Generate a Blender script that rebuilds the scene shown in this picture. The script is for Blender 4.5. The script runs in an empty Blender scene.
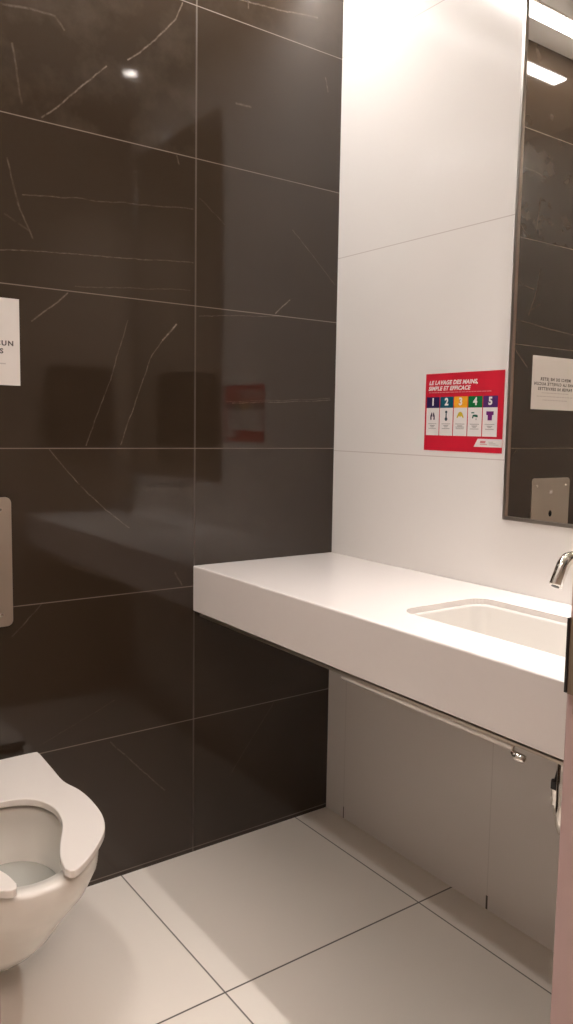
import bpy, bmesh, math, random
from mathutils import Matrix, Vector
PI = math.pi
scn = bpy.context.scene
C = scn.collection

# ---------------------------------------------------------------- camera, world, exposure
cam_d = bpy.data.cameras.new('camera')
cam = bpy.data.objects.new('camera', cam_d); C.objects.link(cam)
cam_d.sensor_fit = 'VERTICAL'; cam_d.sensor_height = 24.0
cam_d.lens = 24.0 * 801.70 / 1024
cam_d.shift_x = -24.86 / 1024; cam_d.shift_y = -4.91 / 1024
cam_d.clip_start = 0.02
RX = Vector((0.80306033, -0.59559122, 0.01911016))
UX = Vector((0.04364189, 0.09076706, 0.99491544))
FX = Vector((0.59429747, 0.79814312, -0.09888415))
m = Matrix.Identity(4)
for i in range(3):
    m[i][0] = RX[i]; m[i][1] = UX[i]; m[i][2] = -FX[i]
m[0][3], m[1][3], m[2][3] = -1.5932, -2.0250, 1.2650
cam.matrix_world = m
scn.camera = cam

w = bpy.data.worlds.new('world'); scn.world = w; w.use_nodes = True
w.node_tree.nodes['Background'].inputs[0].default_value = (1.0, 0.82, 0.70, 1)
w.node_tree.nodes['Background'].inputs[1].default_value = 0.05

scn.view_settings.view_transform = 'Standard'
scn.view_settings.look = 'None'
scn.view_settings.exposure = 0.1
scn.view_settings.gamma = 1.0
scn.view_settings.use_curve_mapping = False

SLOT_E, SIDE_FILL_E, DOWN_E, HALL_FILL_E = 50.0, 112.0, 10500.0, 30.0     # lamp strengths; the side and hall ones are added fill
WARM = (1.0, 0.953, 0.918)

CEIL = 2.695
FRONT = -1.53            # inner face of the wall with the doorway
LEFT = -1.72
JR, JL = -0.874, -1.510   # doorway sides

# ---------------------------------------------------------------- helpers
def mat(name, col, rough=0.5, metal=0.0, ior=1.5, coat=0.0):
    mt = bpy.data.materials.new(name); mt.use_nodes = True
    b = mt.node_tree.nodes['Principled BSDF']
    b.inputs['Base Color'].default_value = (*col, 1)
    b.inputs['Roughness'].default_value = rough
    b.inputs['Metallic'].default_value = metal
    b.inputs['IOR'].default_value = ior
    b.inputs['Coat Weight'].default_value = coat
    return mt

def N(mt, typ, **kw):
    n = mt.node_tree.nodes.new(typ)
    for k, v in kw.items(): setattr(n, k, v)
    return n

def noisy(mt, scale=40, amt=0.06, rough_amt=0.0):
    """slight procedural tone variation on a plain material"""
    nt = mt.node_tree; b = nt.nodes['Principled BSDF']
    col = b.inputs['Base Color'].default_value[:3]
    tc = N(mt, 'ShaderNodeTexCoord'); no = N(mt, 'ShaderNodeTexNoise')
    no.inputs['Scale'].default_value = scale; no.inputs['Detail'].default_value = 4
    nt.links.new(tc.outputs['Object'], no.inputs['Vector'])
    cr = N(mt, 'ShaderNodeMix', data_type='RGBA')
    cr.inputs[6].default_value = (*[c * (1 - amt) for c in col], 1)
    cr.inputs[7].default_value = (*[min(1, c * (1 + amt)) for c in col], 1)
    nt.links.new(no.outputs['Fac'], cr.inputs[0])
    nt.links.new(cr.outputs[2], b.inputs['Base Color'])
    return mt

def emis(name, col, s):
    mt = bpy.data.materials.new(name); mt.use_nodes = True
    nt = mt.node_tree; nt.nodes.clear()
    e = nt.nodes.new('ShaderNodeEmission'); o = nt.nodes.new('ShaderNodeOutputMaterial')
    e.inputs[0].default_value = (*col, 1); e.inputs[1].default_value = s
    nt.links.new(e.outputs[0], o.inputs[0])
    return mt

def obj(name, bm, mt, parent=None, smooth=False):
    bm.normal_update()
    me = bpy.data.meshes.new(name); bm.to_mesh(me); bm.free()
    me.materials.append(mt)
    if smooth:
        for p in me.polygons: p.use_smooth = True
    o = bpy.data.objects.new(name, me); C.objects.link(o)
    if parent: o.parent = parent
    return o

def tag(o, label, cat, group=None):
    o['label'] = label; o['category'] = cat
    if group: o['group'] = group
    return o

def struct(o):
    o['kind'] = 'structure'; return o

def empty(name, loc, label, cat, group=None):
    """an Empty at the thing's base; children are built in local coordinates"""
    o = bpy.data.objects.new(name, None); C.objects.link(o)
    o.location = loc; o.empty_display_size = 0.05
    return tag(o, label, cat, group)

def box(bm, a, b):
    (x0, y0, z0), (x1, y1, z1) = a, b
    v = [bm.verts.new(p) for p in [(x0,y0,z0),(x1,y0,z0),(x1,y1,z0),(x0,y1,z0),(x0,y0,z1),(x1,y0,z1),(x1,y1,z1),(x0,y1,z1)]]
    for f in [(0,3,2,1),(4,5,6,7),(0,1,5,4),(1,2,6,5),(2,3,7,6),(3,0,4,7)]:
        bm.faces.new([v[i] for i in f])

def boxo(name, a, b, mt, parent=None, bev=0.0, seg=2):
    bm = bmesh.new(); box(bm, a, b)
    if bev: bmesh.ops.bevel(bm, geom=bm.edges[:], offset=bev, segments=seg, affect='EDGES', profile=0.5)
    return obj(name, bm, mt, parent, smooth=False)

def tube(bm, pts, r, seg=20, cap=True):
    pts = [Vector(p) for p in pts]
    rs = r if isinstance(r, (list, tuple)) else [r] * len(pts)
    rings = []
    up = Vector((0, 1, 0.01)).normalized()
    for i, p in enumerate(pts):
        d = (pts[min(i+1, len(pts)-1)] - pts[max(i-1, 0)]).normalized()
        u = up - d * up.dot(d)
        if u.length < 1e-3: u = Vector((1, 0, 0)) - d * d.x
        u.normalize(); v = d.cross(u); up = u
        rings.append([bm.verts.new(p + rs[i] * (math.cos(t) * u + math.sin(t) * v)) for t in [2*PI*k/seg for k in range(seg)]])
    for a, b in zip(rings, rings[1:]):
        for k in range(seg):
            bm.faces.new((a[k], a[(k+1) % seg], b[(k+1) % seg], b[k]))
    if cap:
        bm.faces.new(rings[0][::-1]); bm.faces.new(rings[-1])
    return rings

def rrect(x0, y0, x1, y1, r, n=8):
    pts = []
    for cx, cy, a0 in [(x1-r, y1-r, 0), (x0+r, y1-r, PI/2), (x0+r, y0+r, PI), (x1-r, y0+r, 3*PI/2)]:
        for k in range(n+1):
            a = a0 + PI/2*k/n
            pts.append((cx + r*math.cos(a), cy + r*math.sin(a)))
    return pts

def plate(bm, outline, d0, d1, fr, bev=0.0):
    """prism of a 2D outline (u,v) between depths d0 and d1, placed with frame fr(u,v,d)"""
    a = [bm.verts.new(fr(u, v, d0)) for u, v in outline]
    b = [bm.verts.new(fr(u, v, d1)) for u, v in outline]
    f0 = bm.faces.new(a[::-1]); f1 = bm.faces.new(b)
    n = len(a)
    for i in range(n):
        bm.faces.new((a[i], a[(i+1) % n], b[(i+1) % n], b[i]))
    if bev:
        bmesh.ops.bevel(bm, geom=list(f1.edges), offset=bev, segments=3, affect='EDGES', profile=0.5)
    bmesh.ops.recalc_face_normals(bm, faces=bm.faces[:])

# wall frames, local to a thing standing on the wall: u to the viewer's right, v up, d out of the wall
FW = lambda u, v, d: (-d, -u, v)       # on the white wall (x = 0), facing -x
FD = lambda u, v, d: (u, -d, v)        # on the dark wall (y = 0), facing -y
MW = Matrix(((0, 0, -1, 0), (-1, 0, 0, 0), (0, 1, 0, 0), (0, 0, 0, 1)))
MD = Matrix(((1, 0, 0, 0), (0, 0, -1, 0), (0, 1, 0, 0), (0, 0, 0, 1)))

def lettering(name, s, size, u, v, d, fm, mt, parent, align='CENTER', shear=0.0, bold=0.0, sx=1.0, space=1.0):
    cu = bpy.data.curves.new(name, 'FONT'); cu.body = s; cu.size = size
    cu.align_x = align; cu.align_y = 'CENTER'; cu.shear = shear; cu.offset = bold
    cu.extrude = 0.00012; cu.resolution_u = 3; cu.space_character = space
    t = bpy.data.objects.new(name + '_curve', cu); C.objects.link(t)
    bpy.context.view_layer.update()
    me = bpy.data.meshes.new_from_object(t.evaluated_get(bpy.context.evaluated_depsgraph_get()))
    bpy.data.objects.remove(t)
    me.transform(fm @ Matrix.Translation((u, v, d)) @ Matrix.Diagonal((sx, 1, 1, 1)))
    me.name = name; me.materials.clear(); me.materials.append(mt)
    o = bpy.data.objects.new(name, me); C.objects.link(o); o.parent = parent
    return o

# ---------------------------------------------------------------- node helpers for the tiled surfaces
class G:
    """tiny math-node builder"""
    def __init__(s, nt): s.nt = nt
    def m(s, op, a, b=None, c=None, clamp=False):
        n = s.nt.nodes.new('ShaderNodeMath'); n.operation = op; n.use_clamp = clamp
        for i, x in enumerate((a, b, c)):
            if x is None: continue
            if isinstance(x, (int, float)): n.inputs[i].default_value = x
            else: s.nt.links.new(x, n.inputs[i])
        return n.outputs[0]
    def mix(s, f, a, b):
        n = s.nt.nodes.new('ShaderNodeMix'); n.data_type = 'RGBA'
        for i, x in ((0, f), (6, a), (7, b)):
            if isinstance(x, (int, float)): n.inputs[i].default_value = x
            elif isinstance(x, tuple): n.inputs[i].default_value = (*x, 1)
            else: s.nt.links.new(x, n.inputs[i])
        return n.outputs[2]
    def noise(s, vec, scale, detail=3, rough=0.5, dist=0.0):
        n = s.nt.nodes.new('ShaderNodeTexNoise'); n.inputs['Scale'].default_value = scale
        n.inputs['Detail'].default_value = detail; n.inputs['Roughness'].default_value = rough
        n.inputs['Distortion'].default_value = dist
        s.nt.links.new(vec, n.inputs['Vector']); return n
    def line(s, x, pos, half):
        """1 inside |x-pos|<half with soft edge"""
        d = s.m('ABSOLUTE', s.m('SUBTRACT', x, pos))
        return s.m('SUBTRACT', 1.0, s.m('DIVIDE', s.m('SUBTRACT', d, half*0.6), half*0.8, clamp=True), clamp=True)
    def rep(s, x, off, per, half):
        """repeating seam lines at off + k*per"""
        q = s.m('SUBTRACT', x, off)
        d = s.m('ABSOLUTE', s.m('SUBTRACT', q, s.m('MULTIPLY', s.m('ROUND', s.m('DIVIDE', q, per)), per)))
        return s.m('SUBTRACT', 1.0, s.m('DIVIDE', s.m('SUBTRACT', d, half*0.6), half*0.8, clamp=True), clamp=True)

def vein_group():
    g = bpy.data.node_groups.new('vein_segment', 'ShaderNodeTree')
    for nm in ('X', 'Z', 'AX', 'AZ', 'BX', 'BZ', 'Width', 'Strength'):
        g.interface.new_socket(nm, in_out='INPUT', socket_type='NodeSocketFloat')
    g.interface.new_socket('Fac', in_out='OUTPUT', socket_type='NodeSocketFloat')
    gi = g.nodes.new('NodeGroupInput'); go = g.nodes.new('NodeGroupOutput'); q = G(g); o = gi.outputs
    px = q.m('SUBTRACT', o['X'], o['AX']); pz = q.m('SUBTRACT', o['Z'], o['AZ'])
    bx = q.m('SUBTRACT', o['BX'], o['AX']); bz = q.m('SUBTRACT', o['BZ'], o['AZ'])
    dot = q.m('ADD', q.m('MULTIPLY', px, bx), q.m('MULTIPLY', pz, bz))
    L2 = q.m('ADD', q.m('MULTIPLY', bx, bx), q.m('MULTIPLY', bz, bz))
    t = q.m('DIVIDE', dot, L2, clamp=True)
    dx = q.m('SUBTRACT', px, q.m('MULTIPLY', t, bx)); dz = q.m('SUBTRACT', pz, q.m('MULTIPLY', t, bz))
    d = q.m('SQRT', q.m('ADD', q.m('MULTIPLY', dx, dx), q.m('MULTIPLY', dz, dz)))
    f = q.m('SUBTRACT', 1.0, q.m('DIVIDE', d, o['Width'], clamp=True), clamp=True)
    g.links.new(q.m('MULTIPLY', f, o['Strength']), go.inputs[0])
    return g

# ---------------------------------------------------------------- materials
def dark_marble():
    mt = mat('dark_marble_tile', (0.03, 0.024, 0.02), 0.06, ior=1.59)
    nt = mt.node_tree; b = nt.nodes['Principled BSDF']; q = G(nt)
    tc = N(mt, 'ShaderNodeTexCoord'); sep = N(mt, 'ShaderNodeSeparateXYZ')
    nt.links.new(tc.outputs['Object'], sep.inputs[0])
    X, Z = sep.outputs['X'], sep.outputs['Z']
    wv = q.noise(tc.outputs['Object'], 14, 4, 0.6)
    ws = N(mt, 'ShaderNodeSeparateXYZ'); nt.links.new(wv.outputs['Color'], ws.inputs[0])
    XW = q.m('ADD', X, q.m('MULTIPLY', q.m('SUBTRACT', ws.outputs[0], 0.5), 0.012))
    ZW = q.m('ADD', Z, q.m('MULTIPLY', q.m('SUBTRACT', ws.outputs[1], 0.5), 0.012))
    # veins: (half width, strength, points on the wall in metres)
    V = [(.0028, .55, [(-.543,2.38),(-.566,2.331),(-.624,2.264),(-.666,2.222),(-.699,2.193)]),
         (.0028, .60, [(-.756,2.163),(-.813,2.108),(-.877,2.04),(-.922,1.999)]),
         (.0040, .22, [(-1.011,2.234),(-.947,2.243),(-.887,2.243),(-.865,2.218)]),
         (.0030, .28, [(-1.006,1.888),(-.982,1.784),(-.95,1.711)]),
         (.0030, .14, [(-1.013,1.757),(-.955,1.725)]),
         (.0020, .30, [(-.972,1.809),(-.842,1.825),(-.75,1.832),(-.51,1.856)]),
         (.0018, .42, [(-1.3,1.655),(-1.026,1.672),(-.931,1.683),(-.667,1.7),(-.509,1.711)]),
         (.0018, .25, [(-.844,1.609),(-.696,1.622),(-.518,1.637)]),
         (.0026, .50, [(-.862,1.59),(-.953,1.512)]),
         (.0032, .95, [(-.560,1.540),(-.600,1.495)]),
         (.0022, .45, [(-.600,1.495),(-.639,1.438),(-.723,1.209)]),
         (.0022, .36, [(-.701,1.538),(-.752,1.379),(-.819,1.208)]),
         (.0020, .36, [(-.915,1.196),(-.849,1.118),(-.768,1.036),(-.700,.985)]),
         (.0026, .60, [(-.181,1.646),(-.234,1.602)]),
         (.0016, .32, [(-.490,1.570),(-.216,1.595)]),
         (.0014, .30, [(-.40,1.335),(-.20,1.345),(-.02,1.358)]),
         (.0020, .40, [(-.38,1.332),(-.23,1.338),(-.02,1.352)]),
         (.0030, .45, [(-.41,2.452),(-.366,2.443),(-.21,2.462),(-.096,2.478)]),
         (.0025, .35, [(-.065,2.315),(-.053,2.278)]),
         (.0022, .20, [(-.174,1.852),(-.01,1.711)]),
         (.0026, .28, [(-.938,.805),(-1.015,.727)]),
         (.0032, .35, [(-.562,.85),(-.54,.811)]),
         (.0026, .25, [(-.758,.396),(-.593,.215)]),
         (.0040, .30, [(-.375,2.165),(-.327,2.168)]),
         (.0020, .18, [(-.489,1.889),(-.409,1.829)]),
         (.0022, .16, [(-.375,.206),(-.213,.41)]),
         (.0020, .10, [(-.743,.512),(-.949,.431)]),
         (.0030, .30, [(-.56,1.985),(-.553,1.965)]),
         (.0030, .28, [(-.345,2.49),(-.34,2.43)]),
         (.0035, .20, [(-.99,2.15),(-.97,2.02)])]
    grp = vein_group(); acc = None
    for wd, st, P in V:
        for (ax, az), (bx, bz) in zip(P, P[1:]):
            n = nt.nodes.new('ShaderNodeGroup'); n.node_tree = grp
            for k, v in zip(('AX','AZ','BX','BZ','Width','Strength'), (ax, az, bx, bz, wd, st)):
                n.inputs[k].default_value = v
            nt.links.new(XW, n.inputs['X']); nt.links.new(ZW, n.inputs['Z'])
            acc = n.outputs[0] if acc is None else q.m('MAXIMUM', acc, n.outputs[0])
    brk = q.noise(tc.outputs['Object'], 45, 3, 0.7)
    acc = q.m('MULTIPLY', q.m('MULTIPLY', acc, 0.8), q.m('MULTIPLY_ADD', brk.outputs['Fac'], 2.6, -0.75, clamp=True))
    # the faint web of hair veins and the clouds of the stone
    cl = q.noise(tc.outputs['Object'], 4, 3, 0.5)
    hair = q.noise(tc.outputs['Object'], 9, 4, 0.6)
    hv = q.m('MULTIPLY_ADD', hair.outputs['Fac'], 4.0, -1.8, clamp=True)
    # tone of each single tile
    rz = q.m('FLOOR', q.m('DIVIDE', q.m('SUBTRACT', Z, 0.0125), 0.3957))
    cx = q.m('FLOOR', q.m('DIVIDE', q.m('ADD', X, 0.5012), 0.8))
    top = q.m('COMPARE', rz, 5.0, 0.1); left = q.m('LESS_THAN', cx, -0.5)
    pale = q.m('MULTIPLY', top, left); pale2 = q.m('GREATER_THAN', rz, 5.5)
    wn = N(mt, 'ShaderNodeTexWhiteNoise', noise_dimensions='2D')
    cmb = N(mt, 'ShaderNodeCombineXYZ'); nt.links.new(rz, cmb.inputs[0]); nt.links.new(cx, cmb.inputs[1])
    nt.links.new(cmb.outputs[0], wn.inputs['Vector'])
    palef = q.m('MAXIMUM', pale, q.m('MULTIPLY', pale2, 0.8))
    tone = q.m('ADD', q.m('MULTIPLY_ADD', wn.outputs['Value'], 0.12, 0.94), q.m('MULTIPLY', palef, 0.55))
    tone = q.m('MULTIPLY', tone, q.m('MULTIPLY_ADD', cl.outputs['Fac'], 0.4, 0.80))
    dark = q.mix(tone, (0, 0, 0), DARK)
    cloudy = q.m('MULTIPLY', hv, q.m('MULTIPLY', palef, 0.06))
    c1 = q.mix(cloudy, dark, (0.30, 0.25, 0.20))
    c2 = q.mix(q.m('MINIMUM', acc, 1.0), c1, (0.42, 0.35, 0.29))
    hz = q.rep(Z, 0.0125, 0.3957, 0.0012)
    vx = q.rep(X, -0.5012, 0.8, 0.0024)
    c3 = q.mix(q.m('MULTIPLY', hz, 0.30), c2, (0.42, 0.34, 0.27))
    c4 = q.mix(q.m('MULTIPLY', vx, 0.11), c3, (0.30, 0.22, 0.16))
    nt.links.new(c4, b.inputs['Base Color'])
    seam = q.m('MAXIMUM', hz, vx)
    nt.links.new(q.m('MULTIPLY_ADD', seam, 0.5, 0.055), b.inputs['Roughness'])
    bp = N(mt, 'ShaderNodeBump'); bp.inputs['Strength'].default_value = 0.25; bp.inputs['Distance'].default_value = 0.0006
    nt.links.new(q.m('SUBTRACT', 1.0, seam), bp.inputs['Height']); nt.links.new(bp.outputs[0], b.inputs['Normal'])
    return mt

DARK = (0.034, 0.0225, 0.0145)

def white_tile():
    mt = mat('white_wall_tile', (0.74, 0.70, 0.66), 0.14, ior=1.45)
    nt = mt.node_tree; b = nt.nodes['Principled BSDF']; q = G(nt)
    tc = N(mt, 'ShaderNodeTexCoord'); sep = N(mt, 'ShaderNodeSeparateXYZ')
    nt.links.new(tc.outputs['Object'], sep.inputs[0])
    Y, Z = sep.outputs['Y'], sep.outputs['Z']
    s = q.m('MAXIMUM', q.line(Z, 1.1926, 0.0011), q.m('MAXIMUM', q.line(Z, 1.7919, 0.0011), q.line(Z, 2.391, 0.0011)))
    low = q.m('LESS_THAN', Z, 0.86)
    v = q.m('MULTIPLY', low, q.m('MAXIMUM', q.line(Y, -0.0921, 0.0014), q.line(Y, -0.6981, 0.0014)))
    # open joint at the foot of the two low seams
    nick = q.m('MULTIPLY', q.m('LESS_THAN', Z, 0.038), q.m('MAXIMUM', q.line(Y, -0.0921, 0.002), q.line(Y, -0.6981, 0.0032)))
    c = q.mix(q.m('MULTIPLY', s, 0.6), (0.80, 0.76, 0.725), (0.45, 0.36, 0.33))
    c = q.mix(q.m('MULTIPLY', v, 0.25), c, (0.40, 0.36, 0.33))
    c = q.mix(q.m('MULTIPLY', nick, 0.9), c, (0.05, 0.04, 0.03))
    nt.links.new(c, b.inputs['Base Color'])
    return mt

def floor_tile():
    mt = mat('cream_floor_tile', (0.62, 0.56, 0.48), 0.3)
    nt = mt.node_tree; b = nt.nodes['Principled BSDF']; q = G(nt)
    tc = N(mt, 'ShaderNodeTexCoord'); sep = N(mt, 'ShaderNodeSeparateXYZ')
    nt.links.new(tc.outputs['Object'], sep.inputs[0])
    X, Y = sep.outputs['X'], sep.outputs['Y']
    a = q.rep(X, -0.1271, 0.6, 0.0019); c_ = q.rep(Y, -0.5731, 0.6, 0.0022)
    cl = q.noise(tc.outputs['Object'], 3, 4)
    base = q.mix(cl.outputs['Fac'], (0.80, 0.74, 0.665), (0.84, 0.775, 0.70))
    c = q.mix(q.m('MAXIMUM', q.m('MULTIPLY', a, 0.85), q.m('MULTIPLY', c_, 0.95)), base, (0.045, 0.035, 0.025))
    nt.links.new(c, b.inputs['Base Color'])
    bp = N(mt, 'ShaderNodeBump'); bp.inputs['Strength'].default_value = 0.3; bp.inputs['Distance'].default_value = 0.001
    nt.links.new(q.m('SUBTRACT', 1.0, q.m('MAXIMUM', a, c_)), bp.inputs['Height']); nt.links.new(bp.outputs[0], b.inputs['Normal'])
    return mt

def brushed(name, col, rough, axis=0):
    mt = mat(name, col, rough, 1.0)
    nt = mt.node_tree; b = nt.nodes['Principled BSDF']; q = G(nt)
    tc = N(mt, 'ShaderNodeTexCoord'); mp = N(mt, 'ShaderNodeMapping')
    mp.inputs['Scale'].default_value = (4, 4, 400) if axis else (400, 400, 4)
    nt.links.new(tc.outputs['Object'], mp.inputs[0])
    n = q.noise(mp.outputs[0], 1.0, 3)
    nt.links.new(q.m('MULTIPLY_ADD', n.outputs['Fac'], 0.12, rough - 0.06), b.inputs['Roughness'])
    return mt

M_dark = dark_marble(); M_white = white_tile(); M_floor = floor_tile()
M_ceil = noisy(mat('ceiling_paint', (0.76, 0.73, 0.69), 0.8), 60, 0.02)
M_paint = noisy(mat('painted_wall', (0.70, 0.66, 0.61), 0.7), 30, 0.03)
M_brown = noisy(mat('brown_painted_wall', (0.30, 0.235, 0.18), 0.7), 30, 0.03)
M_jamb = noisy(mat('pinkish_beige_enamel', (0.54, 0.40, 0.38), 0.45), 25, 0.03)
M_hall = noisy(mat('hall_paint', (0.50, 0.36, 0.31), 0.8), 10, 0.03)
M_solid = noisy(mat('white_solid_surface', (0.85, 0.79, 0.755), 0.13, ior=1.45), 90, 0.012)
M_ceram = noisy(mat('white_vitreous_china', (0.74, 0.705, 0.645), 0.08, ior=1.5), 20, 0.01)
M_basin = noisy(mat('basin_china', (0.74, 0.70, 0.655), 0.10), 20, 0.01)
M_seat = noisy(mat('white_seat_plastic', (0.80, 0.75, 0.70), 0.14), 20, 0.01)
M_chrome = noisy(mat('chrome', (0.80, 0.77, 0.73), 0.06, 1.0), 60, 0.02)
M_steel = brushed('brushed_steel', (0.62, 0.56, 0.49), 0.32)
M_frame = noisy(mat('mirror_frame_steel', (0.55, 0.51, 0.47), 0.28, 1.0), 40, 0.03)
M_mirror = mat('silvered_glass', (0.80, 0.78, 0.74), 0.0, 1.0)
M_black = noisy(mat('black_plastic', (0.012, 0.010, 0.009), 0.35), 60, 0.1)
M_paper = noisy(mat('white_paper', (0.70, 0.66, 0.62), 0.6), 50, 0.02)
M_ink = noisy(mat('dark_grey_ink', (0.08, 0.065, 0.06), 0.6), 90, 0.1)
M_ink2 = noisy(mat('pale_grey_ink', (0.50, 0.46, 0.43), 0.6), 90, 0.05)
M_cardw = noisy(mat('poster_white', (0.76, 0.72, 0.70), 0.4), 90, 0.01)
M_red = noisy(mat('poster_red', (0.60, 0.012, 0.035), 0.4), 90, 0.04)
M_hole = noisy(mat('sensor_lens_black', (0.006, 0.005, 0.005), 0.15), 60, 0.1)
M_water = mat('water', (0.86, 0.86, 0.80), 0.02, ior=1.33)
M_water.node_tree.nodes['Principled BSDF'].inputs['Transmission Weight'].default_value = 0.6
M_brass = brushed('bronzed_steel', (0.34, 0.27, 0.21), 0.42)
M_lens = emis('light_lens', WARM, SLOT_E)
M_side_fill = emis('side_fill_lens', WARM, SIDE_FILL_E)
M_lamp = emis('lamp_chip', WARM, DOWN_E)
M_hall_fill = emis('hall_fill_lens', (1.0, 0.78, 0.68), HALL_FILL_E)
M_baffle = noisy(mat('lamp_baffle', (0.02, 0.018, 0.016), 0.6), 60, 0.05)
M_can = noisy(mat('lamp_reflector', (0.85, 0.80, 0.74), 0.35), 60, 0.01)

# ---------------------------------------------------------------- the room
T = 0.12
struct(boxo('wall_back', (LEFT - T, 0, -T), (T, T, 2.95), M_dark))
struct(boxo('wall_right', (0, FRONT - T, -T), (T, 0, 2.95), M_white))
struct(boxo('wall_left', (LEFT - T, FRONT - T, -T), (LEFT, 0, 2.95), M_paint))
bm = bmesh.new()
box(bm, (JR, FRONT - T, 0), (0, FRONT, 2.95))
box(bm, (LEFT, FRONT - T, 0), (JL, FRONT, 2.95))
box(bm, (JL, FRONT - T, 2.15), (JR, FRONT, 2.95))
struct(obj('wall_front', bm, M_brown))
struct(boxo('floor', (LEFT - 1.2, -3.6, -T), (1.0, 0, 0), M_floor))

DOWN = [(-0.158, -1.197)]
CR = 0.0275
bm = bmesh.new()           # ceiling with round openings for the recessed lamps
def loop(bm, pts):
    v = [bm.verts.new(p) for p in pts]
    return [bm.edges.new((v[i], v[(i+1) % len(v)])) for i in range(len(v))]
es = loop(bm, [(LEFT, FRONT, CEIL), (0, FRONT, CEIL), (0, 0, CEIL), (LEFT, 0, CEIL)])
for cx, cy in DOWN:
    es += loop(bm, [(cx + CR*math.cos(2*PI*k/40), cy + CR*math.sin(2*PI*k/40), CEIL) for k in range(40)])
bmesh.ops.triangle_fill(bm, use_beauty=True, edges=es)
r = bmesh.ops.extrude_face_region(bm, geom=bm.faces[:])
for v in [g for g in r['geom'] if isinstance(g, bmesh.types.BMVert)]: v.co.z += 0.02
bmesh.ops.recalc_face_normals(bm, faces=bm.faces[:])
struct(obj('ceiling', bm, M_ceil))

# doorway lining on the right and left, steel strike plate on it
def jamb(name, x0, x1):
    return struct(boxo(name, (x0, FRONT - T - 0.015, 0), (x1, FRONT + 0.0, 2.15), M_jamb, bev=0.002))
jamb('trim_1', JR - 0.012, JR); jamb('trim_2', JL, JL + 0.012)
struct(boxo('trim_3', (JL + 0.012, FRONT - T - 0.015, 2.138), (JR - 0.012, FRONT, 2.15), M_jamb))

# hallway outside the doorway
struct(boxo('wall_hall', (LEFT - 1.2, -3.7, 0), (1.0, -3.6, 2.6), M_hall))
struct(boxo('wall_hall_left', (LEFT - 1.3, -3.6, 0), (LEFT - 1.2, FRONT, 2.6), M_hall))
struct(boxo('wall_hall_right', (1.0, -3.6, 0), (1.1, FRONT, 2.6), M_hall))
struct(boxo('ceiling_hall', (LEFT - 1.2, -3.6, 2.5), (1.0, FRONT - T, 2.6), M_ceil))

# ---------------------------------------------------------------- ceiling lamps and added fill lights
def linear_light(loc, rot, hl_, lens, label):
    sl = empty('linear_ceiling_light', loc, label, 'ceiling light')  # shared by the slot light and the added side fill
    sl.rotation_euler = (0, 0, rot)
    boxo('lens', (-hl_, -0.030, -0.007), (hl_, 0.030, -0.0008), lens, sl)
    e_ = hl_ + 0.006; bm = bmesh.new()
    box(bm, (-e_, -0.041, -0.0025), (e_, -0.0335, 0)); box(bm, (-e_, 0.0335, -0.0025), (e_, 0.041, 0))
    box(bm, (-e_, -0.0335, -0.0025), (-hl_ - 0.0005, 0.0335, 0)); box(bm, (hl_ + 0.0005, -0.0335, -0.0025), (e_, 0.0335, 0))
    obj('light_trim', bm, M_can, sl)
linear_light((-0.643, -0.146, CEIL), 0, 0.619, M_lens, 'long thin bright linear light in the ceiling along the dark tiled wall')
linear_light((-1.60, -1.06, CEIL), PI/2, 0.27, M_side_fill, 'added long thin fill light, unseen, at the ceiling along the left wall')  # out of view, added to lift the floor, toilet and counter front

def downlight(x, y, label):
    t = empty('downlight', (x, y, CEIL), label, 'ceiling light')
    n = 40
    def shell(prof, close):
        bm = bmesh.new()
        rings = [[bm.verts.new((r*math.cos(2*PI*k/n), r*math.sin(2*PI*k/n), z)) for k in range(n)] for r, z in prof]
        for a, b in zip(rings, rings[1:]):
            for k in range(n): bm.faces.new((a[k], a[(k+1) % n], b[(k+1) % n], b[k]))
        if close: bm.faces.new(rings[-1])
        return bm
    obj('trim_ring', shell([(CR + 0.006, -0.0008), (CR + 0.005, -0.0022), (CR, -0.0022), (CR - 0.001, -0.001), (CR - 0.002, 0.005)], False), M_can, t, True)
    obj('baffle', shell([(CR - 0.002, 0.005), (CR - 0.003, 0.02), (CR - 0.004, 0.045), (CR - 0.006, 0.07)], True), M_baffle, t, True)
    bm = bmesh.new(); bmesh.ops.create_circle(bm, cap_ends=True, segments=24, radius=0.0205)
    for v in bm.verts: v.co.z = 0.066
    for f in bm.faces: f.normal_flip() if f.normal.z > 0 else None
    obj('lamp', bm, M_lamp, t)
    return t
downlight(*DOWN[0], 'small recessed round downlight over the basin, mirrored as a bright ring in the dark tile')

hl = empty('hall_fill_light', (-1.2, -2.65, 2.5), 'added square fill light, unseen, in the hallway outside the doorway', 'ceiling light')  # fill behind the camera, added to brighten the jamb and room
boxo('lens', (-0.28, -0.28, -0.02), (0.28, 0.28, -0.002), M_hall_fill, hl)
bm = bmesh.new()
for a, b in [((-.3,-.3),(.3,-.28)), ((-.3,.28),(.3,.3)), ((-.3,-.28),(-.28,.28)), ((.28,-.28),(.3,.28))]:
    box(bm, (*a, -0.03), (*b, 0))
obj('frame', bm, M_can, hl)

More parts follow.
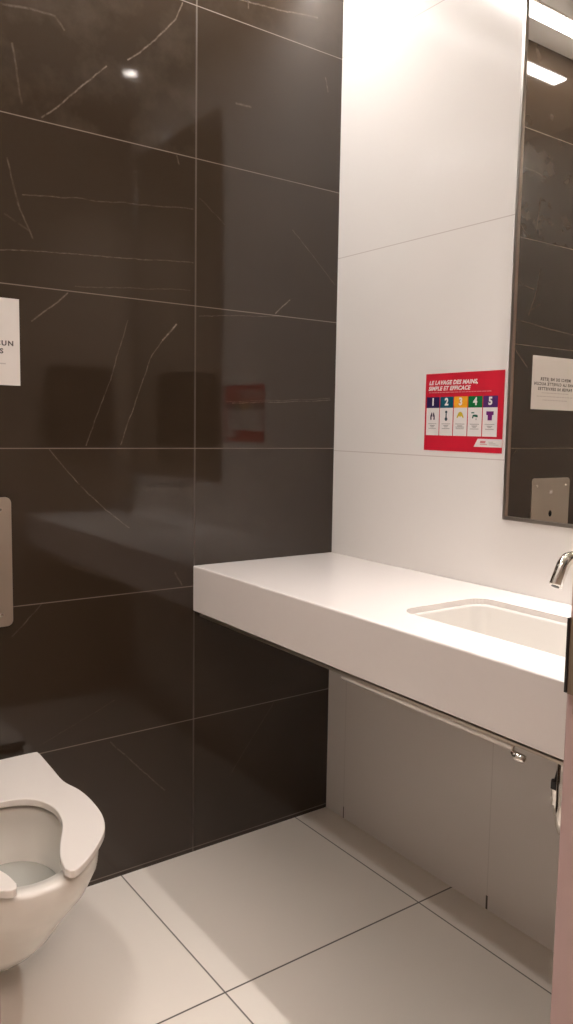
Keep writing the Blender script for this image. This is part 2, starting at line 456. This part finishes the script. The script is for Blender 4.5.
# ---------------------------------------------------------------- counter with basin
CT, CB, CD = 0.8635, 0.7317, 0.5042
ct = empty('washroom_counter', (0, 0, 0.70), 'thick white solid surface counter running along the white wall below the mirror', 'counter')
def L(z): return z - 0.70
bm = bmesh.new()
yA, yB = FRONT + 0.001, -0.001
xf, xb = -CD, -0.001
bv = 0.004
HX0, HX1, HY0, HY1, HR = -0.386, -0.118, -1.33, -0.735, 0.045
hole = rrect(HX0, HY0, HX1, HY1, HR, 8)
es = loop(bm, [(xf + bv, yA, L(CT)), (xb, yA, L(CT)), (xb, yB, L(CT)), (xf + bv, yB, L(CT))])
es += loop(bm, [(x, y, L(CT)) for x, y in hole])
bmesh.ops.triangle_fill(bm, use_beauty=True, edges=es)
# front apron profile (swept along y)
prof = [(xf + bv, CT)] + [(xf + bv - bv*math.sin(a), CT - bv + bv*math.cos(a)) for a in (PI/8, PI/4, 3*PI/8, PI/2)] \
     + [(xf, CB + 0.002), (xf + 0.002, CB), (xf + 0.024, CB), (xf + 0.024, CT - 0.013), (xb, CT - 0.013)]
pa = [bm.verts.new((x, yA, L(z))) for x, z in prof]; pb = [bm.verts.new((x, yB, L(z))) for x, z in prof]
for i in range(len(prof) - 2):
    bm.faces.new((pa[i], pa[i+1], pb[i+1], pb[i]))
# sheet underside, with the hole
i0 = len(prof) - 2
es = loop(bm, [(prof[i0][0], yA, L(CT-.013)), (xb, yA, L(CT-.013)), (xb, yB, L(CT-.013)), (prof[i0][0], yB, L(CT-.013))])
es += loop(bm, [(x, y, L(CT-.013)) for x, y in hole])
bmesh.ops.triangle_fill(bm, use_beauty=True, edges=es)
a = [bm.verts.new((x, y, L(CT))) for x, y in hole]; b = [bm.verts.new((x, y, L(CT-.013))) for x, y in hole]
for i in range(len(hole)):
    j = (i+1) % len(hole); bm.faces.new((a[i], a[j], b[j], b[i]))
bm.faces.new(pa[::-1]); bm.faces.new(pb)
bmesh.ops.remove_doubles(bm, verts=bm.verts[:], dist=1e-5)
bmesh.ops.recalc_face_normals(bm, faces=bm.faces[:])
obj('countertop', bm, M_solid, ct)

# undermounted rectangular basin
bm = bmesh.new()
levels = [(0.012, CT - 0.0135), (-0.004, CT - 0.0135), (-0.006, CT - 0.02), (-0.012, CT - 0.09), (-0.022, CT - 0.128), (-0.045, CT - 0.143), (-0.085, CT - 0.147)]
rings = []
for off, z in levels:
    rr = rrect(HX0 - off, HY0 - off, HX1 + off, HY1 + off, max(0.02, HR + off), 8)
    rings.append([bm.verts.new((x, y, L(z))) for x, y in rr])
for A, B in zip(rings, rings[1:]):
    for i in range(len(A)):
        j = (i+1) % len(A); bm.faces.new((A[i], A[j], B[j], B[i]))
bm.faces.new(rings[-1])
bmesh.ops.recalc_face_normals(bm, faces=bm.faces[:])
ba = obj('basin', bm, M_basin, ct, True)
so = ba.modifiers.new('thickness', 'SOLIDIFY'); so.thickness = 0.007; so.offset = -1
bm = bmesh.new()
tube(bm, [(-0.19, -1.05, L(CT-.1468)), (-0.19, -1.05, L(CT-.1445))], [0.028, 0.026], 28)
obj('drain', bm, M_chrome, ct)
# steel rail below the apron with a white bar and its catch
bm = bmesh.new()
box(bm, (xf + 0.005, FRONT + 0.02, L(CB - 0.0110)), (xf + 0.030, -0.03, L(CB - 0.0055)))
box(bm, (xf + 0.026, FRONT + 0.02, L(CB - 0.0057)), (xf + 0.030, -0.03, L(CB + 0.02)))
obj('rail', bm, M_steel, ct)
bm = bmesh.new()
tube(bm, [(xf + 0.014, -0.672, L(CB - 0.018)), (xf + 0.014, -0.676, L(CB - 0.0185)), (xf + 0.014, -1.148, L(CB - 0.0185)), (xf + 0.014, -1.152, L(CB - 0.018))], [0.003, 0.0065, 0.0065, 0.003], 14)
obj('bar', bm, M_seat, ct, True)
bm = bmesh.new()
tube(bm, [(xf + 0.014, -1.150, L(CB - 0.018)), (xf + 0.008, -1.156, L(CB - 0.025)), (xf + 0.006, -1.166, L(CB - 0.028)), (xf + 0.006, -1.181, L(CB - 0.028)), (xf + 0.006, -1.184, L(CB - 0.028))], [0.002, 0.005, 0.008, 0.007, 0.003], 14)
obj('catch', bm, M_chrome, ct, True)

# ---------------------------------------------------------------- wall mounted spout
sp = empty('faucet', (0, -1.03, 1.006), 'curved chrome wall-mounted faucet spout above the basin', 'faucet')
bm = bmesh.new()
pts = [(-0.004, 0, 0), (-0.05, 0, 0), (-0.181, 0, 0)]
for k in range(1, 8):
    a = math.radians(62) * k / 7; R_ = 0.030
    pts.append((-0.181 - R_*math.sin(a), 0, -R_*(1 - math.cos(a))))
x, _, z = pts[-1]; a = math.radians(62)
pts.append((x - 0.040*math.cos(a), 0, z - 0.040*math.sin(a)))
pts.append((x - 0.043*math.cos(a), 0, z - 0.043*math.sin(a)))
tube(bm, pts, [0.0138]*(len(pts)-1) + [0.0128], 28)
obj('spout', bm, M_chrome, sp, True)
bm = bmesh.new(); tube(bm, [(-0.0005, 0, 0), (-0.005, 0, 0), (-0.009, 0, 0)], [0.028, 0.028, 0.022], 32)
obj('escutcheon', bm, M_chrome, sp)
bm = bmesh.new(); e = Vector(pts[-1]); d = Vector((-math.cos(a), 0, -math.sin(a)))
tube(bm, [e - d*0.001, e + d*0.0015], 0.0085, 20)
obj('aerator', bm, M_black, sp)

# soap pump, seen only as a dark shape mirrored in the dark tile
so = empty('soap_dispenser', (-0.095, -1.385, CT), 'small dark soap pump standing at the back of the counter past the basin', 'soap dispenser')
bm = bmesh.new(); tube(bm, [(0, 0, 0.0005), (0, 0, 0.006), (0, 0, 0.03), (0, 0, 0.05)], [0.024, 0.024, 0.016, 0.008], 24)
obj('base', bm, M_black, so, True)
bm = bmesh.new(); tube(bm, [(0, 0, 0.048), (0, 0, 0.062), (-0.01, 0, 0.068), (-0.045, 0, 0.064)], [0.007, 0.007, 0.007, 0.005], 16)
obj('nozzle', bm, M_chrome, so, True)

# stop valve and black hose under the basin
va = empty('supply_valve', (0, -0.933, 0.415), 'small chrome stop valve with a black hose under the counter at the door jamb', 'valve')
bm = bmesh.new()
tube(bm, [(-0.0005, 0, 0), (-0.006, 0, 0)], 0.024, 24); tube(bm, [(-0.004, 0, 0), (-0.06, 0, 0)], 0.009, 16)
tube(bm, [(-0.052, 0, -0.014), (-0.052, 0, 0.026)], 0.011, 16)
obj('valve_body', bm, M_chrome, va)
bm = bmesh.new(); tube(bm, [(-0.052, 0, -0.013), (-0.052, 0, -0.024), (-0.046, 0.006, -0.042), (-0.034, 0.008, -0.052)], [0.004, 0.004, 0.0035, 0.003], 12)
obj('handle', bm, M_chrome, va)
bm = bmesh.new(); tube(bm, [(-0.052, 0, 0.024), (-0.052, 0, 0.042)], 0.0145, 6)
tube(bm, [(-0.052, 0, 0.040), (-0.053, -0.010, 0.08), (-0.06, -0.035, 0.15), (-0.08, -0.065, 0.22), (-0.12, -0.09, 0.262)], 0.007, 12)
obj('hose', bm, M_black, va)
# drain pipe and trap below the basin
tr = empty('drain_trap', (0, -1.05, 0.40), 'chrome drain trap hanging below the basin under the counter', 'pipe')
bm = bmesh.new()
pt = [(-0.19, 0, 0.305), (-0.19, 0, 0.06)] + [(-0.15 - 0.04*math.cos(t), 0, 0.05 - 0.04*math.sin(t)) for t in [PI*k/10 for k in range(11)]] + [(-0.108, 0, 0.09), (-0.098, 0, 0.11), (-0.07, 0, 0.12), (-0.002, 0, 0.12)]
tube(bm, pt, 0.016, 18)
obj('trap_pipe', bm, M_chrome, tr, True)
bm = bmesh.new(); tube(bm, [(-0.0005, 0, 0.12), (-0.006, 0, 0.12)], 0.032, 24)
obj('flange', bm, M_chrome, tr)

# ---------------------------------------------------------------- mirror
mi = empty('wall_mirror', (0, -1.104, 1.0441), 'tall wall mirror with a narrow steel frame over the basin', 'mirror')
mw, mh, fw = 0.400, 2.46 - 1.0441, 0.009
bm = bmesh.new(); box(bm, (-0.006, -mw + fw - .001, fw - .001), (-0.001, mw - fw + .001, mh - fw + .001))
obj('mirror_glass', bm, M_mirror, mi)
bm = bmesh.new()
out = [(-mw, 0), (mw, 0), (mw, mh), (-mw, mh)]; inn = [(-mw+fw, fw), (mw-fw, fw), (mw-fw, mh-fw), (-mw+fw, mh-fw)]
vo = [[bm.verts.new((-d, y, z)) for y, z in out] for d in (0.0005, 0.012)]
vi = [[bm.verts.new((-d, y, z)) for y, z in inn] for d in (0.0005, 0.012)]
for i in range(4):
    j = (i+1) % 4
    bm.faces.new((vo[0][i], vo[0][j], vo[1][j], vo[1][i])); bm.faces.new((vi[1][i], vi[1][j], vi[0][j], vi[0][i]))
    bm.faces.new((vo[1][i], vo[1][j], vi[1][j], vi[1][i])); bm.faces.new((vo[0][j], vo[0][i], vi[0][i], vi[0][j]))
bmesh.ops.recalc_face_normals(bm, faces=bm.faces[:])
bmesh.ops.bevel(bm, geom=bm.edges[:], offset=0.001, segments=2, affect='EDGES')
obj('mirror_frame', bm, M_frame, mi)

# ---------------------------------------------------------------- hand washing poster
po = empty('hand_washing_poster', (0, -0.547, 1.2085), 'red hand washing poster with five numbered steps on the white wall', 'poster')
PW, PH = 0.1385, 0.209           # half width, height
bm = bmesh.new(); plate(bm, [(-PW, 0), (PW, 0), (PW, PH), (-PW, PH)], 0.0004, 0.0014, FW)
obj('sheet', bm, M_red, po)
lettering('heading', 'LE LAVAGE DES MAINS,', 0.0152, -PW + 0.013, 0.1835, 0.0016, MW, M_cardw, po, 'LEFT', 0.25, 0.0006, 1.06, 1.06)
lettering('heading', 'SIMPLE ET EFFICACE', 0.0152, -PW + 0.011, 0.1680, 0.0016, MW, M_cardw, po, 'LEFT', 0.25, 0.0006, 1.06, 1.06)
M_pink = noisy(mat('poster_pink', (0.66, 0.22, 0.24), 0.4), 90, 0.04)
bm = bmesh.new(); u = -PW + 0.014; rnd = random.Random(4)
while u < 0.086:
    wd = rnd.uniform(0.006, 0.016); plate(bm, [(u, .1565), (u+wd, .1565), (u+wd, .1588), (u, .1588)], 0.0014, 0.0017, FW); u += wd + 0.002
obj('small_print', bm, M_pink, po)
cols = [(0.022, 0.012, 0.075), (0.0, 0.09, 0.14), (0.80, 0.36, 0.02), (0.0, 0.16, 0.04), (0.075, 0.02, 0.13)]
inks = [(0.05, 0.03, 0.06), (0.03, 0.06, 0.08), (0.62, 0.46, 0.03), (0.02, 0.12, 0.08), (0.13, 0.01, 0.14)]
u0, cw, gap = -PW + 0.0065, 0.0478, 0.0032
def poly(bm, P, d0=0.0020, d1=0.0023): plate(bm, P, d0, d1, FW)
def circ(cx, cy, rx, ry=None, n=16): return [(cx + rx*math.cos(2*PI*k/n), cy + (ry or rx)*math.sin(2*PI*k/n)) for k in range(n)]
for k in range(5):
    a = u0 + k*(cw + gap); c = a + cw/2
    mc = noisy(mat('step_colour', cols[k], 0.4), 90, 0.04); mk = noisy(mat('icon_ink', inks[k], 0.4), 90, 0.04)
    bm = bmesh.new(); plate(bm, [(a, .0415), (a+cw, .0415), (a+cw, .117), (a, .117)], 0.0014, 0.0019, FW)
    pn = obj('step_panel', bm, M_cardw, po)
    bm = bmesh.new(); plate(bm, [(a, .116), (a+cw, .116), (a+cw, .1455), (a, .1455)], 0.0014, 0.0020, FW)
    hd = obj('step_header', bm, mc, po)
    lettering('numeral', str(k+1), 0.027, c, 0.1315, 0.0021, MW, M_cardw, hd, 'CENTER', 0, 0.0011)
    bm = bmesh.new(); y = 0.095
    if k == 0:      # two hands, palm to palm
        for s in (-1, 1):
            poly(bm, [(c+s*x, y+z) for x, z in [(.0015,.006),(.0035,.0095),(.0065,.004),(.0085,-.001),(.0085,-.011),(.0035,-.011),(.004,-.003),(.001,-.002)]][::s])
    elif k == 1:    # soap bottle
        poly(bm, circ(c, y-.009, .005)); poly(bm, circ(c, y+.010, .0042, .0035))
        poly(bm, [(c-.002, y-.005), (c+.002, y-.005), (c+.002, y+.007), (c-.002, y+.007)])
    elif k == 2:    # rubbing hands
        poly(bm, [(c-.013, y-.005), (c-.009, y-.006), (c-.004, y), (c, y-.004), (c+.004, y), (c+.009, y-.006), (c+.013, y-.005), (c+.007, y+.007), (c+.002, y+.010), (c-.002, y+.010), (c-.007, y+.007)])
    elif k == 3:    # tap over hands
        poly(bm, [(c-.012, y+.006), (c-.002, y+.006), (c-.002, y+.009), (c-.012, y+.009)])
        poly(bm, [(c-.009, y-.007), (c-.005, y-.007), (c-.004, y-.002), (c+.006, y-.004), (c+.011, y-.004), (c+.009, y+.002), (c+.001, y+.003), (c-.007, y+.002)])
        poly(bm, [(c+.004, y-.011), (c+.006, y-.011), (c+.006, y-.007), (c+.004, y-.007)])
    else:           # towel
        poly(bm, [(c-.007, y-.012), (c+.007, y-.012), (c+.007, y+.001), (c+.012, y+.002), (c+.012, y+.011), (c-.012, y+.011), (c-.012, y+.002), (c-.007, y+.001)])
    obj('icon', bm, mk, pn)
    bm = bmesh.new()
    for z, hw, t in [(.0725, .016, .0009), (.0675, .009, .0011), (.0600, .014, .0009), (.0645, .006 if k != 2 else .015, .0009)]:
        poly(bm, [(c-hw, z), (c+hw, z), (c+hw, z+t), (c-hw, z+t)])
    obj('caption', bm, M_ink, pn)
bm = bmesh.new(); plate(bm, [(0.045, .0145), (PW, .0145), (PW, .0355), (0.058, .0355)], 0.0014, 0.0019, FW)
lg = obj('logo_panel', bm, M_cardw, po)
bm = bmesh.new(); poly(bm, [(.066, .0245), (.084, .0245), (.0855, .0305), (.0675, .0305)]); poly(bm, [(.066, .0205), (.090, .0205), (.090, .0220), (.066, .0220)])
obj('logo', bm, M_pink, lg)
bm = bmesh.new(); poly(bm, [(.095, .0270), (.110, .0270), (.110, .0285), (.095, .0285)]); poly(bm, [(.096, .0235), (.118, .0235), (.118, .0248), (.096, .0248)]); poly(bm, [(.097, .0200), (.128, .0200), (.128, .0212), (.097, .0212)])
obj('small_print', bm, M_ink2, lg)

# ---------------------------------------------------------------- white notice on the dark tile
no = empty('notice_sheet', (-1.133, 0, 1.353), 'white paper notice taped on the dark tile above the steel panel', 'notice')
bm = bmesh.new(); plate(bm, [(-.149, 0), (.149, 0), (.149, .208), (-.149, .208)], 0.0004, 0.0012, FD)
obj('sheet', bm, M_paper, no)
lettering('writing', 'MERCI DE NE JETER', 0.0165, 0, 0.119, 0.0014, MD, M_ink, no, bold=0.0006, sx=1.10, space=1.25)
lettering('writing', 'DANS LA CUVETTE AUCUN', 0.0165, 0, 0.100, 0.0014, MD, M_ink, no, bold=0.0006, sx=1.09, space=1.25)
lettering('writing', 'PAPIER NI SERVIETTES', 0.0165, 0, 0.081, 0.0014, MD, M_ink, no, bold=0.0006, sx=1.10, space=1.25)
for z, hw in [(.064, .085), (.050, .115), (.036, .080)]:
    bm = bmesh.new(); u = -hw
    while u < hw:
        wd = rnd.uniform(0.008, 0.022); plate(bm, [(u, z), (min(hw, u+wd), z), (min(hw, u+wd), z+.0032), (u, z+.0032)], 0.0012, 0.0014, FD); u += wd + 0.004
    obj('small_print', bm, M_ink2, no)

# ---------------------------------------------------------------- steel flush sensor panel
pa_ = empty('flush_panel', (-1.133, 0, 0.757), 'brushed steel flush sensor panel with rounded corners above the toilet', 'flush panel')
bm = bmesh.new(); plate(bm, rrect(-.121, 0, .121, .323, .014, 6), 0.0005, 0.004, FD, 0.001)
obj('cover_plate', bm, M_steel, pa_)
bm = bmesh.new(); plate(bm, circ(0, .179, .010, .013, 24), 0.004, 0.0052, FD)
obj('sensor_eye', bm, M_hole, pa_)
bm = bmesh.new(); plate(bm, [(-.010, .262), (-.002, .258), (.010, .262), (.006, .268), (.010, .274), (0, .270), (-.008, .274)], 0.004, 0.0046, FD)
obj('emblem', bm, M_cardw, pa_)
for u, v in [(-.094, .030), (.094, .030), (-.094, .292), (.094, .292)]:
    bm = bmesh.new(); plate(bm, circ(u, v, .0045), 0.004, 0.0062, FD, 0.001)
    obj('screw', bm, M_chrome, pa_)

# ---------------------------------------------------------------- wall hung toilet
TX = -1.145
to = empty('toilet', (TX, 0, 0.06), 'white wall-hung toilet with an open front seat against the dark tile', 'toilet')
def ring(hw, yf, yb, z, frac=1.25, box_=0.32, n=72, flare=0.0):
    """outline: half ellipse in front, squarish towards the wall"""
    yc = yf + hw*frac
    pts = []
    for k in range(n):
        t = 2*PI*k/n; cx, sy = math.cos(t), math.sin(t)
        if sy <= 0: x, y = hw*cx, yc + (yc - yf)*sy
        else:
            x = hw*math.copysign(abs(cx)**box_, cx); y = yc + (yb - yc)*(abs(sy)**box_)
        x *= 1 + flare*max(0, min(1, (y + 0.25)/0.25))
        pts.append((x, y, z - 0.06))
    return pts
bm = bmesh.new()
RT = 0.408
oR = [ring(.050, -.25, -.001, .076, 1.1), ring(.080, -.33, -.001, .083, 1.1), ring(.104, -.385, -.001, .117, 1.15), ring(.126, -.45, -.001, .175), ring(.145, -.51, -.001, .245),
      ring(.162, -.585, -.001, .320, flare=.05), ring(.170, -.620, -.001, .372, flare=.10), ring(.171, -.624, -.001, RT - .006, flare=.12), ring(.168, -.621, -.001, RT, flare=.12)]
iR = [ring(.122, -.586, -.262, RT, 1.3, .75), ring(.119, -.582, -.264, RT - .006, 1.3, .75), ring(.124, -.586, -.255, RT - .030, 1.3, .75), ring(.114, -.570, -.270, .32, 1.3, .75),
      ring(.095, -.52, -.29, .265, 1.25, .8), ring(.072, -.46, -.285, .21, 1.2, .85), ring(.040, -.40, -.31, .175, 1.1, .9)]
rings = [[bm.verts.new(p) for p in r_] for r_ in oR + iR]
for A, B in zip(rings, rings[1:]):
    for i in range(len(A)):
        j = (i+1) % len(A); bm.faces.new((A[i], A[j], B[j], B[i]))
bm.faces.new(rings[0][::-1]); bm.faces.new(rings[-1])
bmesh.ops.recalc_face_normals(bm, faces=bm.faces[:])
obj('bowl', bm, M_ceram, to, True)
bm = bmesh.new(); bm.faces.new([bm.verts.new(p) for p in ring(.106, -.545, -.279, .294, 1.27, .78)])
r = bmesh.ops.extrude_face_region(bm, geom=bm.faces[:])
for v in [g for g in r['geom'] if isinstance(g, bmesh.types.BMVert)]: v.co.z -= 0.004
bmesh.ops.recalc_face_normals(bm, faces=bm.faces[:])
obj('water', bm, M_water, to)
# seat: horseshoe open at the front
def smooth(P, n=6):
    out = []
    for i in range(len(P) - 1):
        p0, p1, p2, p3 = [Vector((*P[max(0, min(len(P)-1, j))], 0)) for j in (i-1, i, i+1, i+2)]
        for k in range(n):
            t = k/n
            q_ = 0.5*((2*p1) + (p2-p0)*t + (2*p0-5*p1+4*p2-p3)*t*t + (3*p1-p0-3*p2+p3)*t**3)
            out.append((q_.x, q_.y))
    out.append(P[-1]); return out
outer = [(.10, -.045), (.165, -.046), (.1745, -.056), (.1745, -.10), (.172, -.18), (.171, -.25), (.185, -.315), (.188, -.38), (.182, -.452), (.163, -.513), (.129, -.563), (.092, -.604), (.066, -.626)]
tip = [(.057, -.630), (.049, -.627)]
inner = [(.044, -.613), (.050, -.570), (.068, -.518), (.094, -.457), (.105, -.415), (.107, -.36), (.088, -.309), (.052, -.281), (0, -.272)]
half = [(0, -.045)] + smooth(outer) + tip + smooth(inner)
full = half + [(-x, y) for x, y in half[::-1][1:-1]]
bm = bmesh.new(); plate(bm, full, RT + 0.011 - 0.06, RT + 0.027 - 0.06, lambda u, v, d: (u, v, d))
se = obj('seat', bm, M_seat, to, True)
bv_ = se.modifiers.new('bevel', 'BEVEL'); bv_.width = 0.007; bv_.segments = 4; bv_.limit_method = 'ANGLE'; bv_.angle_limit = math.radians(50)
se.data.set_sharp_from_angle(angle=math.radians(40)) if hasattr(se.data, 'set_sharp_from_angle') else None
for sx_, sy_ in [(-.14, -.40), (.14, -.40), (-.105, -.55), (.105, -.55)]:
    bm = bmesh.new(); plate(bm, [(sx_ + a_*.6, sy_ + b_) for a_, b_ in circ(0, 0, .012)], RT - .06, RT - .06 + .0108, lambda u, v, d: (u, v, d))
    obj('bumper', bm, M_seat, to)

# ---------------------------------------------------------------- towel dispenser beside the doorway
di = empty('paper_towel_dispenser', (-0.276, FRONT, 1.165), 'dark paper towel dispenser on the wall right of the doorway', 'towel dispenser')
bm = bmesh.new(); box(bm, (-.143, .0005, 0), (.143, .098, .352))
bmesh.ops.bevel(bm, geom=bm.edges[:], offset=.012, segments=4, affect='EDGES')
obj('cover', bm, noisy(mat('dark_brown_plastic', (0.030, 0.022, 0.017), 0.3), 60, 0.05), di)
boxo('towel_slot', (-.10, .03, -.004), (.10, .07, .001), M_steel, di)

# ---------------------------------------------------------------- door strike plate on the right lining
st = empty('strike_plate', (JR - 0.012, FRONT - 0.036, 1.030), 'bronzed steel strike plate on the pinkish door jamb at the right edge', 'strike plate')
bm = bmesh.new()
box(bm, (-.0016, -.035, -.057), (-.0001, .026, .052))
box(bm, (-.0050, .024, -.036), (-.0001, .032, .045))
obj('plate', bm, M_brass, st)
boxo('latch_hole_shade', (-.0022, .012, -.035), (-.0015, .021, .038), M_hole, st)  # flat black box; its colour stands for the shade inside the hole
boxo('lip_edge', (-.0062, .032, -.035), (-.0001, .035, .044), M_black, st)
